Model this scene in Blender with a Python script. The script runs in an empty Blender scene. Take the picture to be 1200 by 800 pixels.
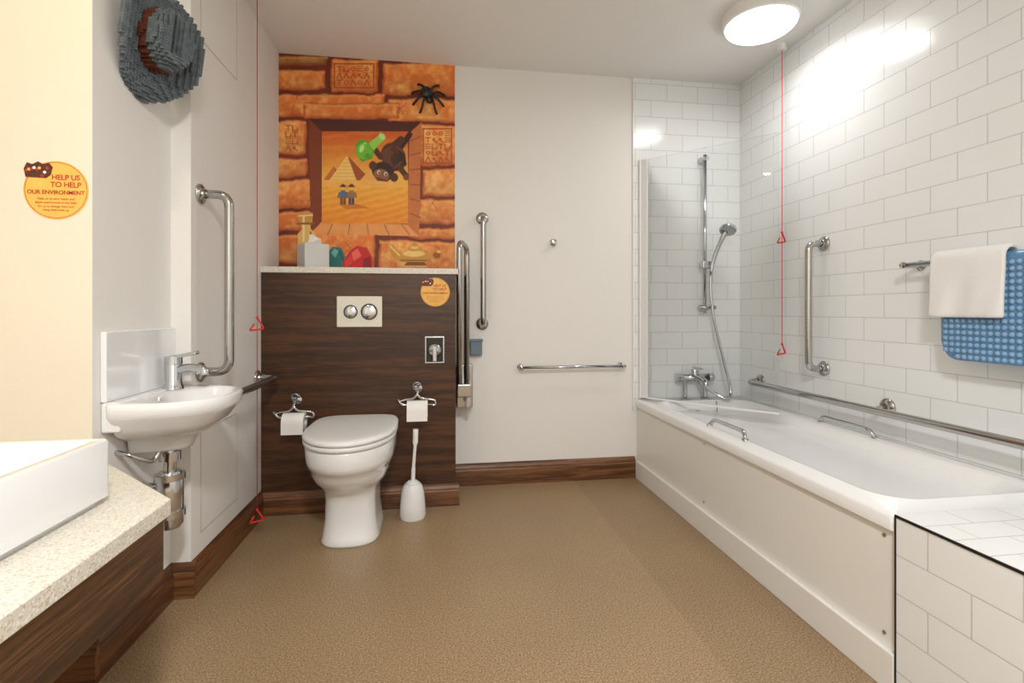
import bpy, bmesh, math, random
import numpy as np
from mathutils import Vector, Matrix
random.seed(3); np.random.seed(3)
S=bpy.context.scene
S.view_settings.view_transform='Standard'
col=S.collection
def lin(c):
    return tuple(((v/255)/12.92 if v/255<=0.04045 else ((v/255+0.055)/1.055)**2.4) for v in c)
# ---------------------------------------------------------------- materials
def newmat(name):
    m=bpy.data.materials.new(name); m.use_nodes=True
    nt=m.node_tree; b=nt.nodes['Principled BSDF']; return m,nt,b
def pmat(name,rgb,rough=.5,metal=0,bump=0,bscale=200,coat=0,var=0.04,spec=.5):
    m,nt,b=newmat(name); N=nt.nodes; L=nt.links
    c=lin(rgb)
    tc=N.new('ShaderNodeTexCoord'); no=N.new('ShaderNodeTexNoise'); no.inputs['Scale'].default_value=bscale
    no.inputs['Detail'].default_value=3
    L.new(tc.outputs['Object'],no.inputs['Vector'])
    r=N.new('ShaderNodeValToRGB')
    r.color_ramp.elements[0].position=.3; r.color_ramp.elements[1].position=.7
    r.color_ramp.elements[0].color=(c[0]*(1-var),c[1]*(1-var),c[2]*(1-var),1)
    r.color_ramp.elements[1].color=(min(1,c[0]*(1+var)),min(1,c[1]*(1+var)),min(1,c[2]*(1+var)),1)
    L.new(no.outputs['Fac'],r.inputs['Fac']); L.new(r.outputs['Color'],b.inputs['Base Color'])
    b.inputs['Roughness'].default_value=rough; b.inputs['Metallic'].default_value=metal
    b.inputs['Specular IOR Level'].default_value=spec
    b.inputs['Coat Weight'].default_value=coat; b.inputs['Coat Roughness'].default_value=.05
    if bump:
        bp=N.new('ShaderNodeBump'); bp.inputs['Strength'].default_value=bump; bp.inputs['Distance'].default_value=.002
        L.new(no.outputs['Fac'],bp.inputs['Height']); L.new(bp.outputs['Normal'],b.inputs['Normal'])
    return m
M={}
M['paint']=pmat('wall_paint',(234,232,228),.75,bump=.12,bscale=90,var=.01)
M['cream']=pmat('wall_paint_cream',(234,225,206),.7,bump=.1,bscale=90,var=.01)  # wall paint with the warm lamplight tint put into its colour
M['ceil']=pmat('ceiling_paint',(234,233,230),.8,bump=.1,bscale=90,var=.01)
M['groove']=pmat('groove_paint',(196,190,180),.8)
M['ceramic']=pmat('white_ceramic',(238,239,240),.12,coat=.6,bscale=5,var=.005)
M['acryl']=pmat('white_acrylic',(238,239,240),.2,coat=.3,bscale=5,var=.005)
M['plastic']=pmat('white_plastic',(234,235,234),.35,bscale=10,var=.01)
M['panelw']=pmat('bath_panel_white',(235,234,231),.4,bscale=6,var=.01)
M['chrome']=pmat('chrome',(200,202,205),.12,metal=1,bscale=20,var=.02)
M['steel']=pmat('polished_steel',(182,181,178),.16,metal=1,bscale=20,var=.02)
M['red']=pmat('red_cord',(215,40,38),.5)
M['black']=pmat('black_plastic',(22,20,20),.35)
M['grey']=pmat('grey_plastic',(110,125,140),.5)
M['paper']=pmat('tissue_paper',(245,244,240),.95,bump=.4,bscale=300)
M['hatg']=pmat('hat_grey_bricks',(98,107,113),.4,var=.3,bscale=45)
M['hatb']=pmat('hat_brown_bricks',(96,50,34),.4,var=.25,bscale=45)
M['towel']=pmat('white_terry',(242,242,241),.95,bump=1,bscale=700,var=.04)
M['amber']=pmat('amber_sticker',(243,190,92),.5,var=.06,bscale=30)
M['stred']=pmat('sticker_red',(186,50,28),.5)
M['stdark']=pmat('sticker_dark',(90,40,28),.5,var=.5,bscale=200)
M['silver']=pmat('silver_card',(206,206,203),.3,metal=.2)
M['cream_pl']=pmat('cream_plastic',(230,226,212),.3,bscale=10)
M['trim']=pmat('tile_trim',(232,232,232),.3)
def matmat(name,c1,c2):
    m,nt,b=newmat(name)
    b.inputs['Roughness'].default_value=.22
    no=nt.nodes.new('ShaderNodeTexNoise'); no.inputs['Scale'].default_value=40
    r=nt.nodes.new('ShaderNodeValToRGB'); r.color_ramp.elements[0].color=(*lin(c1),1); r.color_ramp.elements[1].color=(*lin(c2),1)
    nt.links.new(no.outputs['Fac'],r.inputs['Fac']); nt.links.new(r.outputs['Color'],b.inputs['Base Color'])
    return m
M['mat']=matmat('blue_vinyl',(80,124,168),(108,152,192))
M['bub']=matmat('blue_vinyl_bubbles',(108,150,190),(150,184,212))
def wood(name,axis,c1,c2,c3,rough=.38):
    m,nt,b=newmat(name); N=nt.nodes; L=nt.links
    tc=N.new('ShaderNodeTexCoord'); mp=N.new('ShaderNodeMapping')
    sc=[30,30,30]; sc[axis]=1.6; mp.inputs['Scale'].default_value=sc
    L.new(tc.outputs['Object'],mp.inputs['Vector'])
    n1=N.new('ShaderNodeTexNoise'); n1.inputs['Scale'].default_value=1.0; n1.inputs['Detail'].default_value=5; n1.inputs['Distortion'].default_value=.8
    L.new(mp.outputs['Vector'],n1.inputs['Vector'])
    mp2=N.new('ShaderNodeMapping'); sc2=[300,300,300]; sc2[axis]=10; mp2.inputs['Scale'].default_value=sc2
    L.new(tc.outputs['Object'],mp2.inputs['Vector'])
    n2=N.new('ShaderNodeTexNoise'); n2.inputs['Scale'].default_value=1; n2.inputs['Detail'].default_value=3
    L.new(mp2.outputs['Vector'],n2.inputs['Vector'])
    ad=N.new('ShaderNodeMath'); ad.operation='MULTIPLY_ADD'; ad.inputs[1].default_value=.8
    L.new(n2.outputs['Fac'],ad.inputs[0]); L.new(n1.outputs['Fac'],ad.inputs[2])
    r=N.new('ShaderNodeValToRGB'); e=r.color_ramp.elements
    e[0].position=.6; e[0].color=(*lin(c1),1); e[1].position=1.0; e[1].color=(*lin(c3),1)
    x=e.new(.85); x.color=(*lin(c2),1)
    L.new(ad.outputs[0],r.inputs['Fac']); L.new(r.outputs['Color'],b.inputs['Base Color'])
    b.inputs['Roughness'].default_value=rough
    bp=N.new('ShaderNodeBump'); bp.inputs['Strength'].default_value=.2; bp.inputs['Distance'].default_value=.001
    L.new(n2.outputs['Fac'],bp.inputs['Height']); L.new(bp.outputs['Normal'],b.inputs['Normal'])
    return m
M['woodx']=wood('dark_walnut_x',0,(38,20,9),(62,35,17),(86,52,27))
M['woody']=wood('dark_walnut_y',1,(48,30,18),(76,50,31),(108,74,46))
M['skx']=wood('skirting_wood_x',0,(58,33,18),(92,57,32),(126,84,52))
M['sky']=wood('skirting_wood_y',1,(58,33,18),(92,57,32),(126,84,52))
def speck(name,base,d1,d2,rough,scale):
    m,nt,b=newmat(name); N=nt.nodes; L=nt.links
    tc=N.new('ShaderNodeTexCoord')
    v=N.new('ShaderNodeTexVoronoi'); v.inputs['Scale'].default_value=scale
    L.new(tc.outputs['Object'],v.inputs['Vector'])
    r=N.new('ShaderNodeValToRGB'); r.color_ramp.interpolation='CONSTANT'
    e=r.color_ramp.elements; e[0].color=(*lin(d1),1); e[0].position=0; e[1].position=.13; e[1].color=(*lin(base),1)
    x=e.new(.87); x.color=(*lin(d2),1)
    s=N.new('ShaderNodeSeparateColor'); L.new(v.outputs['Color'],s.inputs[0]); L.new(s.outputs[0],r.inputs['Fac'])
    L.new(r.outputs['Color'],b.inputs['Base Color']); b.inputs['Roughness'].default_value=rough
    return m
M['counter']=speck('cream_speckled_stone',(222,217,204),(200,187,163),(240,237,228),.3,330)
def floormat():
    m,nt,b=newmat('speckled_vinyl'); N=nt.nodes; L=nt.links
    tc=N.new('ShaderNodeTexCoord')
    n=N.new('ShaderNodeTexNoise'); n.inputs['Scale'].default_value=190; n.inputs['Detail'].default_value=4; n.inputs['Roughness'].default_value=.85
    L.new(tc.outputs['Object'],n.inputs['Vector'])
    r=N.new('ShaderNodeValToRGB'); e=r.color_ramp.elements
    e[0].position=.36; e[0].color=(*lin((98,76,54)),1); e[1].position=.66; e[1].color=(*lin((204,180,144)),1)
    x=e.new(.5); x.color=(*lin((154,128,95)),1)
    L.new(n.outputs['Fac'],r.inputs['Fac'])
    n2=N.new('ShaderNodeTexNoise'); n2.inputs['Scale'].default_value=1.6; n2.inputs['Detail'].default_value=3
    L.new(tc.outputs['Object'],n2.inputs['Vector'])
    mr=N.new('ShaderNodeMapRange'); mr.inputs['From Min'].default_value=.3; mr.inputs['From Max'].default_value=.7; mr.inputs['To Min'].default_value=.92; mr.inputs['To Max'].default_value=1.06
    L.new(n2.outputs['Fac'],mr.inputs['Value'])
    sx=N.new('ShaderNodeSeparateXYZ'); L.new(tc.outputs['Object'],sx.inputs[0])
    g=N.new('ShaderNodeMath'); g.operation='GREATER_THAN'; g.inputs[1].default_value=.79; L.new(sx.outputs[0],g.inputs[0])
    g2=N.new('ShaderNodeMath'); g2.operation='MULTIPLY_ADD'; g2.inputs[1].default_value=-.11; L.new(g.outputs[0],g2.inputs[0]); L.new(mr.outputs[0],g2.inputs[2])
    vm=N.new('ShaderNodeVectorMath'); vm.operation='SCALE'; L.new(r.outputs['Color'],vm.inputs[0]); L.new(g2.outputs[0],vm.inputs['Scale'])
    L.new(vm.outputs[0],b.inputs['Base Color']); b.inputs['Roughness'].default_value=.42
    bp=N.new('ShaderNodeBump'); bp.inputs['Strength'].default_value=.25; bp.inputs['Distance'].default_value=.001
    L.new(n.outputs['Fac'],bp.inputs['Height']); L.new(bp.outputs['Normal'],b.inputs['Normal'])
    return m
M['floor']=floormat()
def tile(name,a,bx,w=.2,h=.1,ou=0,ov=0,grout=(202,203,202),white=(234,237,238)):
    m,nt,b=newmat(name); N=nt.nodes; L=nt.links
    tc=N.new('ShaderNodeTexCoord'); sx=N.new('ShaderNodeSeparateXYZ'); cb=N.new('ShaderNodeCombineXYZ')
    L.new(tc.outputs['Object'],sx.inputs[0])
    for k,(i,o) in enumerate(((a,ou),(bx,ov))):
        ad=N.new('ShaderNodeMath'); ad.operation='ADD'; ad.inputs[1].default_value=o
        L.new(sx.outputs[i],ad.inputs[0]); L.new(ad.outputs[0],cb.inputs[k])
    br=N.new('ShaderNodeTexBrick'); br.offset=.5
    br.inputs['Scale'].default_value=1; br.inputs['Brick Width'].default_value=w; br.inputs['Row Height'].default_value=h
    br.inputs['Mortar Size'].default_value=.0018; br.inputs['Mortar Smooth'].default_value=.3
    br.inputs['Color1'].default_value=(*lin(white),1); br.inputs['Color2'].default_value=(*lin(white),1); br.inputs['Mortar'].default_value=(*lin(grout),1)
    L.new(cb.outputs[0],br.inputs['Vector']); L.new(br.outputs['Color'],b.inputs['Base Color'])
    n=N.new('ShaderNodeTexNoise'); n.inputs['Scale'].default_value=9; L.new(tc.outputs['Object'],n.inputs['Vector'])
    ml=N.new('ShaderNodeMath'); ml.operation='MULTIPLY_ADD'; ml.inputs[1].default_value=-1.0
    sc=N.new('ShaderNodeMath'); sc.operation='MULTIPLY'; sc.inputs[1].default_value=.8; L.new(n.outputs['Fac'],sc.inputs[0])
    L.new(br.outputs['Fac'],ml.inputs[0]); L.new(sc.outputs[0],ml.inputs[2])
    bp=N.new('ShaderNodeBump'); bp.inputs['Strength'].default_value=.5; bp.inputs['Distance'].default_value=.002
    L.new(ml.outputs[0],bp.inputs['Height']); L.new(bp.outputs['Normal'],b.inputs['Normal'])
    b.inputs['Roughness'].default_value=.14
    return m
M['tileR']=tile('white_metro_tile_right',1,2,ou=.05,ov=.03)
M['tileB']=tile('white_metro_tile_back',0,2,ou=.03,ov=.03)
M['tileT']=tile('white_metro_tile_top',0,1,ou=.03,ov=.06,w=.15,h=.075)
def glassmat():
    m=bpy.data.materials.new('clear_glass'); m.use_nodes=True; nt=m.node_tree; nt.nodes.clear()
    o=nt.nodes.new('ShaderNodeOutputMaterial'); mx=nt.nodes.new('ShaderNodeMixShader'); t=nt.nodes.new('ShaderNodeBsdfTransparent')
    g=nt.nodes.new('ShaderNodeBsdfGlossy'); g.inputs['Roughness'].default_value=.02; t.inputs['Color'].default_value=(.98,.985,.985,1)
    f=nt.nodes.new('ShaderNodeFresnel'); f.inputs['IOR'].default_value=1.22
    nt.links.new(f.outputs[0],mx.inputs[0]); nt.links.new(t.outputs[0],mx.inputs[1]); nt.links.new(g.outputs[0],mx.inputs[2]); nt.links.new(mx.outputs[0],o.inputs[0])
    return m
M['glass']=glassmat()
def emis(name,rgb,s):
    m,nt,b=newmat(name); b.inputs['Base Color'].default_value=(.9,.9,.9,1)
    b.inputs['Emission Color'].default_value=(*rgb,1); b.inputs['Emission Strength'].default_value=s
    return m
# ---------------------------------------------------------------- mesh helpers
def mk(name,verts,faces,mat,smooth=False,bevel=0,seg=3,mats=None,fm=None):
    me=bpy.data.meshes.new(name); me.from_pydata([tuple(v) for v in verts],[],faces); me.update()
    bm=bmesh.new(); bm.from_mesh(me); bmesh.ops.recalc_face_normals(bm,faces=bm.faces); bm.to_mesh(me); bm.free()
    ob=bpy.data.objects.new(name,me); col.objects.link(ob)
    if mats:
        for x in mats: me.materials.append(x)
        if fm: me.polygons.foreach_set('material_index',fm)
    else: me.materials.append(mat)
    if smooth: me.polygons.foreach_set('use_smooth',[True]*len(me.polygons))
    if bevel:
        bv=ob.modifiers.new('b','BEVEL'); bv.width=bevel; bv.segments=seg; bv.limit_method='ANGLE'; bv.angle_limit=.6
        me.polygons.foreach_set('use_smooth',[True]*len(me.polygons)); bv.harden_normals=True
    return ob
def box(name,lo,hi,mat,bevel=0,rot=None):
    (x0,y0,z0),(x1,y1,z1)=lo,hi
    v=[Vector(p) for p in [(x0,y0,z0),(x1,y0,z0),(x1,y1,z0),(x0,y1,z0),(x0,y0,z1),(x1,y0,z1),(x1,y1,z1),(x0,y1,z1)]]
    if rot:
        c=Vector(((x0+x1)/2,(y0+y1)/2,(z0+z1)/2)); v=[c+rot@(p-c) for p in v]
    f=[(0,1,2,3),(4,5,6,7),(0,1,5,4),(1,2,6,5),(2,3,7,6),(3,0,4,7)]
    return mk(name,v,f,mat,bevel=bevel)
def prism(name,poly,z0,z1,mat,bevel=0):
    n=len(poly); v=[(x,y,z0) for x,y in poly]+[(x,y,z1) for x,y in poly]
    f=[tuple(range(n)),tuple(range(n,2*n))]+[(i,(i+1)%n,n+(i+1)%n,n+i) for i in range(n)]
    return mk(name,v,f,mat,bevel=bevel)
def fillet(pts,r,k=8):
    pts=[Vector(p) for p in pts]; out=[pts[0]]
    for i in range(1,len(pts)-1):
        a,b,c=pts[i-1],pts[i],pts[i+1]
        d1=(a-b); d2=(c-b); rr=min(r,d1.length*.49,d2.length*.49)
        p=b+d1.normalized()*rr; q=b+d2.normalized()*rr
        for j in range(k+1):
            t=j/k; out.append(p*(1-t)**2+b*2*t*(1-t)+q*t*t)
    out.append(pts[-1]); return out
def smoothpath(pts,k=8):
    pts=[Vector(p) for p in pts]; P=[pts[0]*2-pts[1]]+pts+[pts[-1]*2-pts[-2]]; out=[]
    for i in range(1,len(P)-2):
        for j in range(k):
            t=j/k; a,b,c,d=P[i-1],P[i],P[i+1],P[i+2]
            out.append(.5*((2*b)+(c-a)*t+(2*a-5*b+4*c-d)*t*t+(-a+3*b-3*c+d)*t**3))
    out.append(pts[-1]); return out
def tube(name,path,r,mat,n=16):
    path=[Vector(p) for p in path]; V=[];F=[]
    t0=(path[1]-path[0]).normalized(); u=t0.orthogonal().normalized()
    for i,p in enumerate(path):
        if i==0: t=t0
        elif i==len(path)-1: t=(path[-1]-path[-2]).normalized()
        else: t=((path[i+1]-p).normalized()+(p-path[i-1]).normalized()).normalized()
        u=(u-t*u.dot(t)).normalized(); w=t.cross(u)
        rr=r[i] if isinstance(r,(list,tuple)) else r
        for j in range(n):
            a=2*math.pi*j/n; V.append(p+(u*math.cos(a)+w*math.sin(a))*rr)
    for i in range(len(path)-1):
        for j in range(n): F.append((i*n+j,i*n+(j+1)%n,(i+1)*n+(j+1)%n,(i+1)*n+j))
    F.append(tuple(range(n))); F.append(tuple(range((len(path)-1)*n,len(path)*n)))
    o=mk(name,V,F,mat,smooth=True)
    fl=[len(p.vertices)<=4 for p in o.data.polygons]; o.data.polygons.foreach_set('use_smooth',fl)
    return o
def lathe(name,prof,c,axis,mat,n=32):
    ax=Vector(axis).normalized(); u=ax.orthogonal().normalized(); w=ax.cross(u); c=Vector(c); V=[];F=[]
    closed=prof[0]==prof[-1]
    if closed: prof=prof[:-1]
    for r,h in prof:
        for j in range(n):
            a=2*math.pi*j/n; V.append(c+ax*h+(u*math.cos(a)+w*math.sin(a))*max(r,1e-5))
    m=len(prof)
    for i in range(m if closed else m-1):
        k=(i+1)%m
        for j in range(n): F.append((i*n+j,i*n+(j+1)%n,k*n+(j+1)%n,k*n+j))
    if not closed:
        F.append(tuple(range(n))); F.append(tuple(range((m-1)*n,m*n)))
    o=mk(name,V,F,mat,smooth=True)
    es=o.modifiers.new('es','EDGE_SPLIT'); es.split_angle=math.radians(50)
    return o
def loft(name,rings,mat,caps=(True,True),split=None):
    n=len(rings[0]); V=[p for r in rings for p in r]; F=[]
    for i in range(len(rings)-1):
        for j in range(n): F.append((i*n+j,i*n+(j+1)%n,(i+1)*n+(j+1)%n,(i+1)*n+j))
    if caps[0]: F.append(tuple(range(n)))
    if caps[1]: F.append(tuple(range((len(rings)-1)*n,len(rings)*n)))
    o=mk(name,V,F,mat,smooth=True)
    if split:
        es=o.modifiers.new('es','EDGE_SPLIT'); es.split_angle=math.radians(split)
    return o
def rrect(x0,x1,y0,y1,r,z,k=8):
    out=[]
    for cx,cy,a0 in ((x1-r,y1-r,0),(x0+r,y1-r,90),(x0+r,y0+r,180),(x1-r,y0+r,270)):
        for i in range(k+1):
            a=math.radians(a0+90*i/k); out.append(Vector((cx+r*math.cos(a),cy+r*math.sin(a),z)))
    return out
def group(name,parts):
    mn=Vector((9,9,9)); mx=-mn
    for p in parts:
        for v in p.bound_box:
            v=p.matrix_basis@Vector(v)
            for i in range(3): mn[i]=min(mn[i],v[i]); mx[i]=max(mx[i],v[i])
    c=(mn+mx)/2
    e=bpy.data.objects.new(name,None); e.empty_display_size=.05; e.location=c; col.objects.link(e)
    for p in parts:
        p.parent=e; p.matrix_parent_inverse=Matrix.Translation(-c)
    return e
# ---------------------------------------------------------------- constants
BY=2.875; RX=1.85; LX=-.86; NX_=-.925; CH=2.4; BOXY=2.60; BX=1.17; BN=1.14
# ---------------------------------------------------------------- shell
box('floor',(-1.4,-1.3,-.1),(2.0,3.0,0),M['floor'])
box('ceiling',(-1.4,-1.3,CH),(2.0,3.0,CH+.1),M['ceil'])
box('wall_back',(-.86,BY,0),(RX,BY+.1,CH),M['paint'])
box('wall_back_tiled',(BX-.01,BY-.008,.40),(RX,BY,CH),M['tileB'])
box('trim_tile_edge',(BX-.016,BY-.010,.40),(BX-.010,BY,CH),M['trim'])
box('wall_right',(RX,-1.2,0),(RX+.1,BY+.1,CH),M['tileR'])
box('wall_recess_side',(-1.3,-1.2,0),(-1.2,1.5,CH),M['cream'])
box('wall_recess_end',(-1.3,1.5,0),(NX_-.001,1.6,CH),M['cream'])
box('wall_left_near',(-1.05,1.5005,0),(NX_,1.9,CH),M['paint'])
box('wall_left',(-1.05,1.9,0),(LX,BY+.1,CH),M['paint'])
box('wall_front',(-1.3,-1.3,0),(RX+.1,-1.2,CH),M['paint'])
def hatch(name,y0,y1,z0,z1):
    t=.0015;w=.004;x=LX
    ps=[box('frame_a',(x,y0,z0),(x+t,y0+w,z1),M['groove']),box('frame_b',(x,y1-w,z0),(x+t,y1,z1),M['groove']),
        box('frame_c',(x,y0,z0),(x+t,y1,z0+w),M['groove']),box('frame_d',(x,y0,z1-w),(x+t,y1,z1),M['groove']),
        box('panel',(x,y0+w,z0+w),(x+.001,y1-w,z1-w),M['paint'])]
    group(name,ps)
hatch('access_panel',1.97,2.30,.19,.56); hatch('access_panel.001',1.97,2.30,1.99,2.36)
def sk_profile(h,t): return [(0,0),(t,0),(t,h*.68),(t*.75,h*.74),(t*.75,h*.8),(t*.45,h*.92),(0,h)]
def skirt(name,a,b,nrm,h=.12,t=.018,mat=None):
    a=Vector((*a,0)); b=Vector((*b,0)); nn=Vector((*nrm,0)); P=sk_profile(h,t); k=len(P)
    V=[a+nn*d+Vector((0,0,z)) for d,z in P]+[b+nn*d+Vector((0,0,z)) for d,z in P]
    F=[tuple(range(k)),tuple(range(k,2*k))]+[(i,(i+1)%k,k+(i+1)%k,k+i) for i in range(k)]
    return mk(name,V,F,mat)
skirt('baseboard_back',(.087,BY),(BX,BY),(0,-1),.125,mat=M['skx'])
skirt('baseboard_unit',(LX,BOXY),(.105,BOXY),(0,-1),.11,mat=M['skx'])
skirt('baseboard_left',(LX,1.9),(LX,BOXY),(1,0),.12,mat=M['sky'])
skirt('baseboard_left_step',(NX_,1.9),(LX+.018,1.9),(0,-1),.12,mat=M['skx'])
skirt('baseboard_left_near',(NX_,1.5),(NX_,1.9),(1,0),.12,mat=M['sky'])
skirt('baseboard_recess',(-1.2,1.5),(NX_+.018,1.5),(0,-1),.12,mat=M['skx'])
# ---------------------------------------------------------------- cistern boxing
box('wall_cistern_boxing',(LX,BOXY,0),(.087,BY,1.187),M['woodx'])
box('stone_shelf',(LX,BOXY-.015,1.187),(.10,BY,1.217),M['counter'],bevel=.003)
# ---------------------------------------------------------------- mural
th=math.radians(8.35); F0=586.; HZ=364.
def proj(X,Y,Z):
    d=X*math.sin(th)+Y*math.cos(th); l=X*math.cos(th)-Y*math.sin(th)
    return 600+F0*l/d, HZ-F0*(Z-1)/d
nx,nz=470,560
Xs=np.linspace(LX,.092,nx); Zs=np.linspace(1.217,CH,nz)
XX,ZZ=np.meshgrid(Xs,Zs)
PX,PY=proj(XX,BY,ZZ)   # design coordinates of the artwork
def vnoise(cx,cy):
    g=np.random.rand(cy+2,cx+2)
    x=np.linspace(0,cx,nx); y=np.linspace(0,cy,nz); xi=x.astype(int); yi=y.astype(int)
    fx=x-xi; fy=y-yi; fx=fx*fx*(3-2*fx); fy=fy*fy*(3-2*fy)
    a=g[yi][:,xi]; b=g[yi][:,np.minimum(xi+1,cx+1)]; c=g[np.minimum(yi+1,cy+1)][:,xi]; d=g[np.minimum(yi+1,cy+1)][:,np.minimum(xi+1,cx+1)]
    return (a*(1-fx)+b*fx)*(1-fy)[:,None]+(c*(1-fx)+d*fx)*fy[:,None]
def fbm(c,o=4):
    s=0;w=0
    for i in range(o):
        k=.6**i; s=s+vnoise(int(c*2**i),int(c*1.25*2**i))*k; w+=k
    return s/w
n1=fbm(6,5); n2=fbm(20,4); n3=fbm(5,3); n4=fbm(5,3); n5=fbm(40,3)
C=np.zeros((nz,nx,3)); C[:]=(112,42,14); C*= (0.7+.6*n1)[...,None]
wx=PX+(n3-.5)*6+(n2-.5)*4; wy=PY+(n4-.5)*6+(n2[::-1]-.5)*4
def sdf(x0,y0,x1,y1,r=3):
    cx,cy=(x0+x1)/2,(y0+y1)/2; hx,hy=(x1-x0)/2-r,(y1-y0)/2-r
    qx=abs(wx-cx)-hx; qy=abs(wy-cy)-hy
    return np.hypot(np.maximum(qx,0),np.maximum(qy,0))+np.minimum(np.maximum(qx,qy),0)-r
def mix(m,c):
    global C
    m=np.clip(m,0,1)[...,None]; C=C*(1-m)+np.array(c,float)*m
def block(x0,y0,x1,y1,lite=1.0):
    d=sdf(x0,y0,x1,y1); m=np.clip(-d/1.0,0,1)[...,None]
    dep=np.clip(-d/5,0,1)
    base=np.array((228,122,50.))*lite; hi=np.array((254,190,108.))*lite; lo=np.array((182,76,24.))*lite
    t=np.clip((n1-.32)*2.0+(n2-.5)*1.3+(n5-.5)*.8,0,1)[...,None]
    c=base*(1-t)+hi*t
    vert=np.clip((PY-y0)/(y1-y0),0,1)[...,None]
    c=c*(1.08-.16*vert)
    c=c*dep[...,None]+lo*(1-dep[...,None])
    top=np.clip(1-abs(wy-(y0+3))/2.2,0,1)[...,None]*.55
    c=c*(1-top)+np.array((255,206,134.))*top
    globals()['C']=C*(1-m)+c*m
for b in [(320,66,383,79,.72),(320,82,381,105),(387,69,443,108,1.02),(447,73,540,112,1.0),
 (320,109,452,138),(455,115,540,145,1.02),(320,141,360,181,.97),(492,147,540,195,1.02),
 (320,184,361,208,.95),(320,210,373,245,.97),(320,247,381,271,.95),(494,197,540,231,.97),(489,233,540,262,.95),(478,265,540,279,.97),
 (320,275,352,309,.9),(355,272,440,320,.97),(443,281,540,320,.95),(355,120,470,140,1.0)]:
    block(*b)
def line(x0,y0,x1,y1,w,c,a=.8):
    dx,dy=x1-x0,y1-y0; L2=dx*dx+dy*dy; t=np.clip(((PX-x0)*dx+(PY-y0)*dy)/L2,0,1)
    d=np.hypot(PX-(x0+t*dx),PY-(y0+t*dy)); mix(np.clip((w-d)/.8+.5,0,1)*a,c)
def ell(cx,cy,rx,ry,c,a=1,ang=0):
    ca,sa=math.cos(ang),math.sin(ang); x=(PX-cx)*ca+(PY-cy)*sa; y=-(PX-cx)*sa+(PY-cy)*ca
    d=(1-np.hypot(x/rx,y/ry))*min(rx,ry); mix(np.clip(d/.9+.5,0,1)*a,c)
def poly(pts,c,a=1):
    ins=np.zeros(PX.shape,bool); n=len(pts)
    for i in range(n):
        x0,y0=pts[i]; x1,y1=pts[(i+1)%n]
        if y0==y1: continue
        cr=((y0>PY)!=(y1>PY))&(PX<(x1-x0)*(PY-y0)/(y1-y0)+x0); ins^=cr
    mix(ins*a,c)
def glyphs(x0,y0,x1,y1,st,seed,dk=(176,84,34)):
    rnd=random.Random(seed); y=y0
    while y+st*.8<=y1:
        x=x0
        while x+st*.8<=x1:
            k=rnd.randrange(6); s=st*.72; w=.75
            if k==0: ell(x+s/2,y+s/2,s/2,s/2.4,dk,.75); ell(x+s/2,y+s/2,s/4,s/5,(244,176,100),.8)
            elif k==1: line(x,y,x+s,y,w,dk); line(x+s/2,y,x+s/2,y+s,w,dk)
            elif k==2:
                for q in range(3): line(x,y+q*s/2.2,x+s,y+q*s/2.2,w*.8,dk)
            elif k==3: line(x,y+s,x+s/2,y,w,dk); line(x+s/2,y,x+s,y+s,w,dk)
            elif k==4: line(x,y,x,y+s,w,dk); line(x,y+s,x+s,y+s,w,dk); line(x+s,y+s,x+s,y+s/2,w,dk)
            else: ell(x+s/3,y+s/3,s/3,s/3,dk,.7); line(x+s/3,y+s/2,x+s,y+s,w,dk)
            x+=st
        y+=st
for (a_,b_,c_,d_) in [(392,75,438,103),(496,151,529,191)]:
    for p in [(a_,b_,c_,b_),(c_,b_,c_,d_),(a_,d_,c_,d_),(a_,b_,a_,d_)]: line(*p,.9,(172,80,30),.8)
glyphs(395,78,436,102,8,1); glyphs(499,154,528,190,7.5,2); glyphs(335,147,352,178,8,3)
for s in range(16):
    rnd=random.Random(s+20); x=rnd.uniform(330,525); y=rnd.uniform(75,300)
    for k in range(4):
        x2=x+rnd.uniform(-5,5); y2=y+rnd.uniform(2,5); line(x,y,x2,y2,.4,(150,66,24),.6); x,y=x2,y2
# window recess
poly([(362,139),(494,143),(491,277),(364,273)],(110,46,18))
poly([(362,139),(494,143),(480,156),(376,153)],(78,28,12))
poly([(494,143),(491,277),(477,264),(480,156)],(206,118,58))
poly([(364,273),(491,277),(477,263),(377,260)],(236,158,88))
poly([(362,139),(376,153),(377,260),(364,273)],(132,56,22))
for k in range(6): line(481,165+k*17,493,160+k*19,.6,(140,64,26),.8)
for k in range(5): line(390+k*20,262,384+k*24,275,.6,(160,80,34),.7)
# painting
x0,x1,y0,y1=377,478,154,262
ins=((PX>x0)&(PX<x1)&(PY>y0)&(PY<y1)).astype(float)
t=np.clip((PY-y0)/58,0,1)[...,None]
sky=np.array((214,90,22.))*(1-t)+np.array((252,196,72.))*t
band=np.clip((np.sin(PY*.42+PX*.05+n1*8)-.3),0,1)[...,None]*.4
sky=sky*(1-band)+np.array((246,170,70.))*band; t2=np.clip((PY-214)/48,0,1)[...,None]
sand=np.array((250,182,66.))*(1-t2)+np.array((238,142,30.))*t2
st=np.sin((PY+.25*PX)*.8+n1*9)*.035; sand=sand*(1+st)[...,None]
pic=np.where((PY<213)[...,None],sky,sand)
C=C*(1-ins[...,None])+pic*ins[...,None]
poly([(379,211),(391,195),(404,211)],(206,116,48)); poly([(391,195),(404,211),(397,211)],(156,76,34))
poly([(384,214),(407,182),(420,214)],(255,206,112)); poly([(407,182),(438,214),(419,214)],(164,78,34))
poly([(420,214),(434,197),(444,214)],(246,176,86)); poly([(434,197),(457,214),(443,214)],(156,74,32))
for k in range(7): line(405-2.8*k,187+k*4,409+1.4*k,187+k*4,.35,(214,140,64),.6)
poly([(377,213),(430,211),(478,215),(478,220),(377,219)],(250,184,84))
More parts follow.
